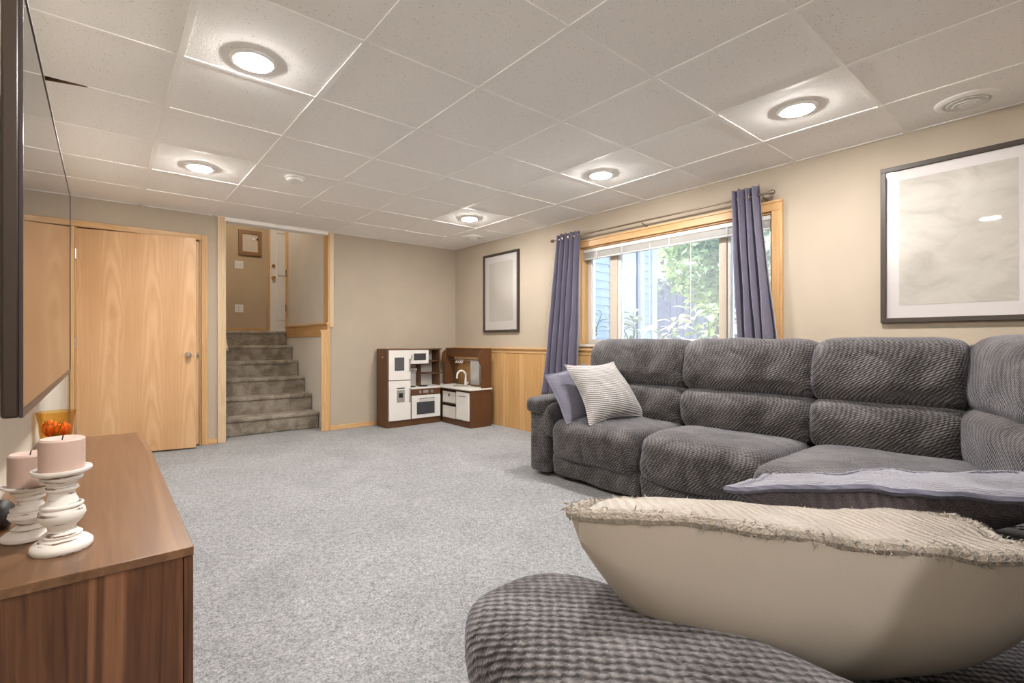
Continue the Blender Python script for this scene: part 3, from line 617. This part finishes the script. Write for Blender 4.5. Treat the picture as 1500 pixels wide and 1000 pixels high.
# seats on the window side
for y0, y1 in ((1.845, 2.615), (1.055, 1.845)):
    cu('seat_cushion', 2.635, 3.38, y0, y1, .14, .468, 4.5, 18, puff=.03, axis='Y')
    cu('front_panel', 2.69, 2.80, y0 + .004, y1 - .004, .03, .20, 8)
part('base', B((2.75, 3.6, 1.03, 2.64, .04, .2)), 'sofa_base', so)
TL = ('Y', math.radians(9))
for y0, y1 in ((1.86, 2.72), (1.05, 1.865), (.40, 1.055)):
    cu('lumbar_cushion', 3.18, 3.58, y0 - .006, y1 + .006, .41, .722, 2.9, 18, axis='Y')
    cu('back_cushion', 3.225, 3.63, y0 - .006, y1 + .006, .668, 1.062, 2.8, 18, tilt=TL, axis='Y')
part('back_shell', B((3.50, 3.68, .15, 2.78, .04, .93)), SM, so, bevel=.05, seg=3)
cu('back_wing', 3.36, 3.68, 2.70, 2.80, .5, 1.03, 5)
# corner wedge
cu('corner_seat', 2.33, 3.35, .05, 1.045, .14, .475, 6.5, 18, puff=.03)
part('corner_base', B((2.45, 3.6, -.3, 1.0, .04, .2)), 'sofa_base', so)
def cub(name, cx, cy, cz, sx, sy, sz, rot, p=4.2, tilt=None):
    _k[0] += 1; part(name, cushion(cx, cy, cz, sx, sy, sz, p, 14, rot, tilt, seed=_k[0], axis='X'), SM, so, sm=True)
RT = math.radians(22)
cub('lumbar_cushion', 3.02, .11, .575, .90, .42, .33, RT, 3.6); cub('back_cushion', 3.10, .085, .862, .92, .44, .41, RT, 3.3, ('X', math.radians(9)))
cu('corner_post', 3.35, 3.66, .06, .50, .3, 1.03, 5)
# return leg towards the camera
for x0, x1 in ((.72, 1.53), (1.53, 2.34)):
    cu('seat_cushion', x0, x1, -.02, .63, .14, .462, 5.5, 16, puff=.03); cu('front_panel', x0 + .004, x1 - .004, .50, .60, .03, .20, 8)
    cu('lumbar_cushion', x0, x1, -.33, .0, .41, .735, 4.2, 10); cu('back_cushion', x0, x1, -.40, -.04, .655, 1.06, 4.0, 10)
part('base', B((.72, 2.5, -.45, .5, .04, .2)), 'sofa_base', so); part('back_shell', B((.70, 3.6, -.50, -.30, .04, .93)), SM, so, bevel=.05, seg=3)
part('arm', B((.46, .70, -.45, .62, .03, .53)), SM, so, bevel=.03, seg=3); cu('arm_pad', .41, .75, -.42, .70, .445, .645, 3.4, 22)

# ------------------------------------------------------------------ throw pillows
def lerp(a, b, t): return a + (b - a) * t
def pgrid(cn, up, dn, n, pw=.5, pinch=.06, seed=0, wr=.01, flat=1.0):
    """four rim corners (near-left, near-right, far-right, far-left) -> upper and lower grids"""
    A, Bc, Cc, D = [Vector(c) for c in cn]; nrm = ((Bc - A).cross(D - A)).normalized()
    if nrm.z < 0: nrm = -nrm
    U, L = [], []; ctr = (A + Bc + Cc + D) / 4
    for j in range(n + 1):
        ru, rl = [], []
        for i in range(n + 1):
            u, v = i / n, j / n
            p = lerp(lerp(A, Bc, u), lerp(D, Cc, u), v); a, b = 2 * u - 1, 2 * v - 1
            ed = max(abs(a), abs(b))
            # sides curve inwards between the corners
            p = p + (ctr - p) * pinch * ((1 - a * a) * b * b + (1 - b * b) * a * a)
            h = ((1 - a * a) * (1 - b * b)) ** pw
            nz = noise.noise(p * 6 + Vector((seed, 0, 0))) * wr + noise.noise(p * 17 + Vector((0, seed, 0))) * wr * .4
            rim = nrm * (nz * .9 * ed ** 4)
            ru.append(p + nrm * (up * h + nz * h) + rim); rl.append(p - nrm * (dn * h + nz * h) + rim)
        U.append(ru); L.append(rl)
    return U, L, nrm
def gmesh(g):
    bm = bmesh.new(); V = [[bm.verts.new(p) for p in r] for r in g]; n = len(g)
    for j in range(n - 1):
        for i in range(n - 1): bm.faces.new((V[j][i], V[j][i + 1], V[j + 1][i + 1], V[j + 1][i]))
    return bm
def rimline(g):
    n = len(g) - 1; return [g[0][i] for i in range(n)] + [g[j][n] for j in range(n)] + [g[n][n - i] for i in range(n)] + [g[n - j][0] for j in range(n)]
def closedtube(pts, r, seg=6): return tube(pts + [pts[0], pts[1]], r, seg, False)
def pillow(label, cn, up, dn, mu, ml, edge=None, er=.006, n=30, group='throw pillows on the sofa', **kw):
    U, L, nrm = pgrid(cn, up, dn, n, **kw); zs = min(p.z for r in L for p in r)
    c = sum((Vector(q) for q in cn), Vector()) / 4
    o = thing('throw_pillow', label, 'pillow', (c.x, c.y, zs), group)
    part('front_panel', gmesh(U), mu, o, sm=True); part('back_panel', gmesh(L), ml, o, sm=True)
    if edge: part('piping', closedtube(rimline(U), er), edge, o, sm=True)
    return o, U, L, nrm
# against the far arm
pillow('dusty blue-grey pillow with piped edge leaning on the sofa arm', [(2.66, 2.43, .44), (3.08, 2.44, .47), (3.06, 2.60, .86), (2.64, 2.63, .785)], .05, .05, 'pillow_blue', 'pillow_blue', 'pillow_blue', seed=4)
pillow('off-white ribbed square pillow propped in front of the blue-grey one', [(2.685, 2.24, .452), (3.23, 2.13, .475), (3.20, 2.42, .885), (2.745, 2.535, .868)], .115, .06, 'pillow_white', 'pillow_white', 'pillow_white', .004, seed=8, pinch=.15)
# plum and slate pillow lying on the return seat
o, U, L, nrm = pillow('slate-topped pillow with dark plum plush underside lying on the sofa seat', [(1.405, .67, .622), (1.70, .03, .695), (2.40, .16, .60), (1.90, .725, .575)], .014, .15, 'slate_hem', 'plum_fur', None, seed=12, wr=.02, pw=.45)
part('hem', closedtube(rimline(U), .011), 'slate_hem', o, sm=True)
# cream fleece pillow nearest the arm
o, U, L, nrm = pillow('big cream pillow with shaggy fleece top and smooth satin underside over the sofa arm', [(.523, .478, .80), (.975, .01, .748), (1.443, .193, .658), (.948, .715, .664)], .022, .235, 'fleece', 'satin_cream', None, seed=21, wr=.016, pw=.40, n=44, pinch=.05)
rim = rimline(U); ctr = sum(rim, Vector()) / len(rim)
bm = bmesh.new(); rn = random.Random(5); nr = len(rim)
for k in range(6000):
    f = rn.random() * nr; i = int(f) % nr; p = rim[i].lerp(rim[(i + 1) % nr], f - int(f))
    out = (p - ctr).normalized(); tan = (rim[(i + 1) % nr] - rim[i]).normalized()
    ln = .004 + .010 * rn.random() ** 1.5
    base = p - out * rn.uniform(-.003, .022) + nrm * rn.uniform(-.004, .014)
    d = (out * rn.uniform(.1, 1) + tan * rn.uniform(-.9, .9) + nrm * rn.uniform(-.8, .7)).normalized()
    s = d.cross(Vector((rn.uniform(-1, 1), rn.uniform(-1, 1), rn.uniform(-1, 1)))).normalized() * .0011
    m1 = base + d * ln * .55 + tan * rn.uniform(-.003, .003); tip = base + d * ln + Vector((0, 0, -.003))
    a = [bm.verts.new(x) for x in (base + s, base - s, m1 - s * .8, m1 + s * .8, tip)]
    bm.faces.new((a[0], a[1], a[2], a[3])); bm.faces.new((a[3], a[2], a[4]))
fr = part('fringe', bm, 'fleece', o); fr['kind'] = 'stuff'
part('edge_roll', closedtube([p + nrm * .004 - (p - ctr).normalized() * .006 for p in rim], [.010 + .0035 * noise.noise(p * 40) for p in rim] + [.01, .01], 8), 'fleece', o, sm=True)

# ------------------------------------------------------------------ toy kitchen
tk = thing('toy_kitchen', 'brown and white wooden corner play kitchen with fridge, oven and sink', 'toy kitchen', (3.2, 5.3, 0))
def K(name, mat, *bx, parent=tk, bevel=.002): return part(name, B(*bx), mat, parent, bevel=bevel)
F0, FR, FY, KB = 2.664, 2.985, 5.305, 5.60
K('fridge_body', 'toy_brown', (F0, FR, FY + .012, KB, 0, .955))
ud = K('freezer_door', 'toy_white', (F0 + .018, FR - .010, FY - .008, FY + .012, .575, .938)); ld = K('fridge_door', 'toy_white', (F0 + .018, FR - .010, FY - .008, FY + .012, .085, .565))
K('chalkboard', 'chalkboard', (2.755, 2.885, FY - .011, FY - .007, .69, .85), parent=ud)
for z0, z1, pr in ((.68, .83, ud), (.30, .47, ld)): K('handle', 'steel', (FR - .035, FR - .025, FY - .034, FY - .024, z0, z1), (FR - .035, FR - .025, FY - .026, FY - .008, z0, z0 + .012), (FR - .035, FR - .025, FY - .026, FY - .008, z1 - .012, z1), parent=pr)
dsp = K('ice_dispenser', 'toy_grey', (2.785, 2.89, FY - .012, FY - .007, .305, .455), parent=ld); K('display_strip', 'toy_dark', (2.785, 2.89, FY - .012, FY - .007, .468, .482), parent=ld)
K('spout_recess', 'black', (2.81, 2.865, FY - .0135, FY - .0115, .36, .415), parent=ld)
K('side_sticker', 'toy_white', (F0 - .0015, F0, 5.42, 5.455, .85, .856), (F0 - .0015, F0, 5.425, 5.43, .842, .864), (F0 - .0015, F0, 5.443, 5.448, .842, .864))
SXR = 3.43
K('oven_body', 'toy_brown', (FR, SXR, FY + .03, KB, 0, .45)); K('stove_top', 'toy_white', (FR, SXR + .01, FY + .012, KB, .45, .468))
K('control_band', 'toy_brown', (FR + .004, SXR - .01, FY + .014, FY + .03, .375, .45))
for x in (3.115, 3.285): part('dial', CY((x, FY + .014, .412), (x, FY - .006, .412), .02), 'steel', tk)
K('clock_display', 'toy_grey', (3.165, 3.24, FY + .009, FY + .014, .395, .43))
od = K('oven_door', 'toy_white', (FR + .012, SXR - .012, FY + .008, FY + .03, .085, .368))
K('oven_window', 'toy_dark', (3.07, 3.33, FY + .004, FY + .009, .13, .285), parent=od); K('handle', 'steel', (3.10, 3.32, FY - .016, FY - .008, .325, .335), (3.11, 3.12, FY - .01, FY + .008, .325, .335), (3.30, 3.31, FY - .01, FY + .008, .325, .335), parent=od)
for x, y in ((3.06, 5.45), (3.24, 5.45)): part('burner', lathe([(.062, 0), (.062, .008), (.045, .009), (.043, .005), (.02, .005), (.018, .010), (0, .010)], (x, y, .468), 28), 'black', tk)
K('stove_back', 'toy_white', (FR, 3.215, KB - .015, KB, .468, .77)); K('stove_post', 'toy_brown', (3.215, 3.265, KB - .06, KB, .468, .95))
K('spice_rail', 'toy_white', (3.0, 3.20, KB - .07, KB - .015, .665, .675), (3.0, 3.20, KB - .07, KB - .064, .675, .70))
for k in range(4): part('spice_jar', CY((3.10 + k * .025, KB - .045, .675), (3.10 + k * .025, KB - .045, .705), .009, seg=10), 'orange_flower' if k % 2 else 'toy_dark', tk)
for k in range(5): part('utensil_hook', torus((3.02 + k * .04, KB - .075, .655), .008, .002, (1, 0, 0), 12, 6), 'steel', tk)
mw = K('microwave_body', 'toy_brown', (FR, 3.262, FY + .05, KB, .752, .95)); md = K('microwave_door', 'toy_white', (FR + .006, 3.256, FY + .032, FY + .05, .765, .937), parent=mw)
K('microwave_window', 'toy_dark', (3.04, 3.215, FY + .028, FY + .033, .81, .895), parent=mw); K('handle', 'steel', (3.005, 3.012, FY + .016, FY + .022, .82, .88), parent=mw)
K('shelf_back', 'toy_white', (3.265, 3.46, KB - .012, KB, .468, .95))
for z in (.632, .79, .945): K('shelf', 'toy_brown', (3.262, 3.50, FY + .10, KB - .012, z - .007, z + .007))
K('shelf_side', 'toy_brown', (3.46, 3.475, FY + .10, KB, .468, .955))
# sink side
SF, SB, SY0, SYM = 3.435, 3.765, 4.69, 5.315
K('sink_body', 'toy_brown', (SF + .012, SB, SY0, SY0 + .018, 0, .452), (SF + .012, SB, SYM - .015, SYM, .0, .452), (SF + .013, SB - .013, SY0 + .018, SYM - .015, .001, .075), (SB - .012, SB, SY0 + .018, SYM - .015, .0, .452), (SF + .013, SB - .012, SY0 + .018, SYM - .015, .432, .451), (SF + .0125, SB - .012, 4.972, 4.985, .075, .432), (SF + .013, SB - .012, 4.985, SYM - .015, .252, .268))
K('worktop', 'toy_white', (SF - .02, SB + .008, SY0 - .012, SYM + .27, .453, .472))
sdr = K('cupboard_door', 'toy_white', (SF - .008, SF + .012, SY0 + .02, 4.968, .085, .425)); K('handle', 'steel', (SF - .03, SF - .022, 4.76, 4.92, .375, .385), (SF - .024, SF - .008, 4.77, 4.78, .375, .385), (SF - .024, SF - .008, 4.90, 4.91, .375, .385), parent=sdr)
part('sink_basin', lathe([(.095, .474), (.095, .4775), (.08, .4775), (.07, .474)], (SF + .15, 5.10, 0), 32), 'toy_grey', tk)
fx, fy = SB - .06, 5.15
part('faucet', tube([(fx, fy, .472), (fx, fy, .50), (fx, fy, .58)] + [(fx - .055 + .055 * math.cos(a), fy + .02 * (1 - math.cos(a)), .60 + .065 * math.sin(a)) for a in [PI * t / 10 for t in range(11)]] + [(fx - .11, fy + .042, .565)], [.022, .020, .014] + [.012] * 11 + [.014], 14), 'toy_white', tk, sm=True)
part('faucet_lever', tube([(fx, fy - .01, .50), (fx, fy - .045, .505), (fx, fy - .06, .52)], [.012, .010, .007]), 'toy_white', tk, sm=True)
# arched side posts, top shelf, valance, hook rail
def post(y):
    bm = bmesh.new(); pr = [(SB, .472), (SB, .945), (SB - .10, .945)] + [(SB - .10 - .09 * math.sin(a), .855 + .09 * math.cos(a)) for a in [PI / 2 * t / 8 for t in range(1, 9)]] + [(SB - .19, .80), (SB - .155, .74), (SB - .15, .472)]
    a = [bm.verts.new((x, y, z)) for x, z in pr]; b = [bm.verts.new((x, y + .018, z)) for x, z in pr]
    bm.faces.new(a); bm.faces.new(b[::-1])
    for i in range(len(a)): bm.faces.new((a[i], a[(i + 1) % len(a)], b[(i + 1) % len(b)], b[i]))
    part('side_post', bm, 'toy_brown', tk)
post(SY0); post(5.50)
K('top_shelf', 'toy_brown', (SB - .13, SB, SY0, 5.52, .945, .96)); K('valance', 'toy_brown', (SB - .125, SB - .11, SY0 + .018, 5.50, .845, .945))
part('hook_rail', CY((SB - .09, SY0 + .018, .81), (SB - .09, 5.50, .81), .006, seg=10), 'steel', tk)
for k in range(4): part('hook', tube([(SB - .09, 5.16 + k * .045, .81), (SB - .10, 5.16 + k * .045, .79), (SB - .115, 5.16 + k * .045, .765), (SB - .13, 5.16 + k * .045, .775)], .004, 6), 'white_plastic', tk)
def towel():
    bm = bmesh.new(); y0, y1 = 4.80, 4.99; rows = []
    for side in (0, 1):
        pass
    pts = [(SB - .102, .50), (SB - .102, .60), (SB - .102, .72), (SB - .100, .80), (SB - .09, .8175), (SB - .08, .80), (SB - .078, .70), (SB - .078, .53)]
    for x, z in pts: rows.append([bm.verts.new((x + .006 * math.sin(14 * s + z * 6) * (1 if z < .79 else .1), lerp(y0, y1, s) - .03 * (.8 - z) * (s - .5), z)) for s in [i / 12 for i in range(13)]])
    for a, b in zip(rows, rows[1:]):
        for i in range(12): bm.faces.new((a[i], a[i + 1], b[i + 1], b[i]))
    o = part('towel', bm, 'towel', None, sm=True); m = o.modifiers.new('t', 'SOLIDIFY'); m.thickness = .005
    tag(o, 'small grey dish towel hanging over the play kitchen sink rail', 'towel')
towel()
for z, lab in ((.076, 'cream canvas bin in the lower cubby of the play kitchen'), (.269, 'cream canvas bin with a dark tab in the upper cubby of the play kitchen')):
    o = thing('storage_bin', lab, 'bin', (SF + .12, 5.14, z), 'canvas bins in the play kitchen'); h = .15 if z < .2 else .14
    part('bin_body', B((SF + .004, SF + .010, 4.995, 5.29, z, z + h), (SF + .004, SB - .03, 4.995, 5.001, z, z + h), (SF + .004, SB - .03, 5.284, 5.29, z, z + h), (SF + .004, SB - .03, 4.995, 5.29, z, z + .006), (SB - .036, SB - .03, 4.995, 5.29, z, z + h)), 'bin_canvas', o, bevel=.002)
    if z > .2: part('tab', B((SF + .001, SF + .004, 5.13, 5.155, z + .08, z + .115)), 'toy_dark', o)

# ------------------------------------------------------------------ outside the window
struct(part('ground', B((XO, 22, -9, 16, .6, .80)), 'soil'))
WGY = 4.30
hw = thing('house_wing', 'blue-grey lap-sided wing of the house outside the window', 'building', (5.4, WGY, .8))
part('wall_core', B((XO + .002, 6.70, WGY + .03, WGY + 3, .8, 3.15)), 'siding_blue', hw)
for a, b in ((XO + .002, 5.62), (6.40, 6.64)):
    for k in range(20):
        z = .86 + k * .115
        bm = bmesh.new(); pr = [(WGY + .03, z), (WGY + .004, z), (WGY + .02, z + .118), (WGY + .03, z + .118)]
        p = [bm.verts.new((a, y, zz)) for y, zz in pr]; r = [bm.verts.new((b, y, zz)) for y, zz in pr]
        bm.faces.new(p); bm.faces.new(r[::-1])
        for i in range(4): bm.faces.new((p[i], p[(i + 1) % 4], r[(i + 1) % 4], r[i]))
        part('siding_board', bm, 'siding_blue', hw)
part('corner_board', B((6.62, 6.76, WGY - .012, WGY + .03, .8, 3.15)), 'ext_white', hw); part('door_panel', B((5.66, 6.22, WGY + .0, WGY + .03, .82, 3.0)), 'ext_white', hw)
part('door_casing', B((5.60, 5.68, WGY - .02, WGY + .03, .82, 3.0)), 'ext_white', hw); part('downspout', B((6.24, 6.32, WGY - .07, WGY - .005, .85, 3.1)), 'ext_white', hw, bevel=.01); part('door_casing', B((6.33, 6.41, WGY - .02, WGY + .03, .82, 3.0)), 'ext_white', hw)

fe = thing('fence', 'dark board fence behind the garden trees', 'fence', (12, 4, .8))
bmb = B((-.02, .02, -.09, .09, 0, 1.9)); fm = bpy.data.meshes.new('board'); bmb.to_mesh(fm); bmb.free()
for k in range(60): link('board', fm, 'fence_dark', fe, (12, -2 + k * .19, .8))

def leaf_cloud(name, blobs, n, size, mat, parent, seed, droop=.5):
    rn = random.Random(seed); vs, fs = [], []
    tot = sum(b[3] * b[4] * b[5] for b in blobs)
    for cx, cy, cz, rx, ry, rz in blobs:
        for _ in range(int(n * rx * ry * rz / tot)):
            d = Vector((rn.gauss(0, 1), rn.gauss(0, 1), rn.gauss(0, 1))).normalized() * (rn.random() ** .38)
            p = Vector((cx + d.x * rx, cy + d.y * ry, cz + d.z * rz))
            s = size * rn.uniform(.6, 1.25); t = Vector((rn.gauss(0, 1), rn.gauss(0, 1), rn.gauss(0, .6) - droop)).normalized()
            sd = t.cross(Vector((rn.gauss(0, 1), rn.gauss(0, 1), rn.gauss(0, 1)))).normalized(); up = t.cross(sd)
            i = len(vs); q = [p, p + t * s * .45 + sd * s * .27 + up * s * .06, p + t * s, p + t * s * .45 - sd * s * .27 + up * s * .06]
            vs += [tuple(x) for x in q]; fs += [(i, i + 1, i + 2), (i, i + 2, i + 3)]
    me = bpy.data.meshes.new(name); c = Vector(blobs[0][:3]); me.from_pydata([(a - c.x, b - c.y, d - c.z) for a, b, d in vs], [], fs)
    o = link(name, me, mat, parent, c); o['kind'] = 'stuff'; return o
def tree(label, x, y, blobs, n, size, mat, seed, h=2.6):
    o = thing('tree', label, 'tree', (x, y, .8)); rn = random.Random(seed)
    part('trunk', tube([(x, y, .8), (x + .05, y + .04, .8 + h * .35), (x - .04, y + .1, .8 + h * .7), (x, y, .8 + h)], [.12, .10, .08, .04], 10), 'bark', o, sm=True)
    for b in blobs[:5]: part('branch', tube([(x, y, .8 + h * .5), ((x + b[0]) / 2, (y + b[1]) / 2, (.8 + h * .6 + b[2]) / 2 + .2), b[:3]], [.05, .03, .01], 7), 'bark', o)
    leaf_cloud('foliage', blobs, n, size, mat, o, seed); return o
tree('sunlit bright green leafy tree outside the window', 8.4, 4.15, [(8.2, 4.3, 2.6, .9, .75, .8), (7.9, 4.05, 2.05, .55, .5, .55), (8.3, 3.7, 3.1, .9, .8, .8), (7.8, 3.75, 1.75, .4, .45, .5), (8.6, 4.7, 3.3, .9, .8, .9), (8.2, 3.2, 2.4, .7, .6, .9)], 5200, .15, 'leaf_green', 31)
tree('darker tree filling the view behind the bright green one', 10.3, 3.4, [(10.2, 3.4, 3.6, 1.1, 1.4, 1.3), (10.4, 5.2, 3.9, 1.0, 1.5, 1.4), (10.2, 1.9, 3.4, 1.0, 1.3, 1.5), (10.6, 6.4, 3.4, .8, 1.0, 1.4), (10.3, 3.8, 2.2, .7, 1.2, .6)], 6500, .16, 'leaf_far', 32, 3.2)
tree('pale airy tree outside beyond the swept-aside curtain', 7.4, 2.65, [(7.4, 2.6, 2.3, .7, .65, 1.2), (7.3, 2.2, 3.1, .7, .7, .8), (7.5, 2.9, 1.6, .5, .5, .5)], 3000, .13, 'leaf_pale', 33)

# shrubs with long drooping leaves just outside the glass
def leafmesh():
    bm = bmesh.new(); n = 5; L_, R_, M_ = [], [], []
    for i in range(n + 1):
        t = i / n; wd = .17 * math.sin(PI * min(1, t * .96 + .04)) ** .8; z = .28 * t - .55 * t * t
        M_.append(bm.verts.new((t, 0, z))); L_.append(bm.verts.new((t, wd, z + .05 * wd * 4))); R_.append(bm.verts.new((t, -wd, z + .05 * wd * 4)))
    for i in range(n):
        bm.faces.new((M_[i], M_[i + 1], L_[i + 1], L_[i])); bm.faces.new((M_[i + 1], M_[i], R_[i], R_[i + 1]))
    me = bpy.data.meshes.new('leaf'); bm.to_mesh(me); bm.free(); smooth(me, 80); return me
LM = {}
def shrub(label, x, y, h, nl, ls, mat, seed):
    rn = random.Random(seed); o = thing('shrub', label, 'shrub', (x, y, .8), 'shrubs outside the window')
    if mat not in LM: LM[mat] = leafmesh(); LM[mat].materials.append(MATS[mat])
    for s_ in range(3):
        a = rn.uniform(0, 2 * PI); tip = Vector((x + .09 * math.cos(a) * s_, y + .09 * math.sin(a) * s_, .8 + h * rn.uniform(.82, 1)))
        part('stem', tube([(x, y, .8), (lerp(x, tip.x, .4), lerp(y, tip.y, .4), .8 + h * .5), tip], [.009, .007, .004], 6), 'grass_green', o)
        for k in range(nl // 3):
            t = 1 - .55 * (k / (nl / 3)) ** 1.2; lf = link('leaf', LM[mat], None, o, (lerp(x, tip.x, t), lerp(y, tip.y, t), lerp(.8, tip.z, t)))
            sc_ = ls * rn.uniform(.75, 1.15); lf.scale = (sc_, sc_, sc_); lf.rotation_euler = (rn.uniform(-.4, .4), rn.uniform(-.7, .25) , rn.uniform(0, 2 * PI))
shrub('pale sunlit shrub in front of the white garden door', 4.75, 3.32, .60, 27, .17, 'leaf_pale', 1)
shrub('shrub with long drooping leaves before the trees', 4.75, 2.84, .50, 27, .17, 'leaf_pale', 2)
shrub('yellow-green shrub beside the window mullion', 4.75, 2.44, .66, 30, .18, 'leaf_green', 3)
shrub('shrub against the blue siding near the long curtain', 4.62, 3.86, .62, 24, .15, 'leaf_green', 4)
shrub('pale shrub behind the pane next to the swept-aside curtain', 4.75, 2.10, .55, 27, .17, 'leaf_pale', 5)
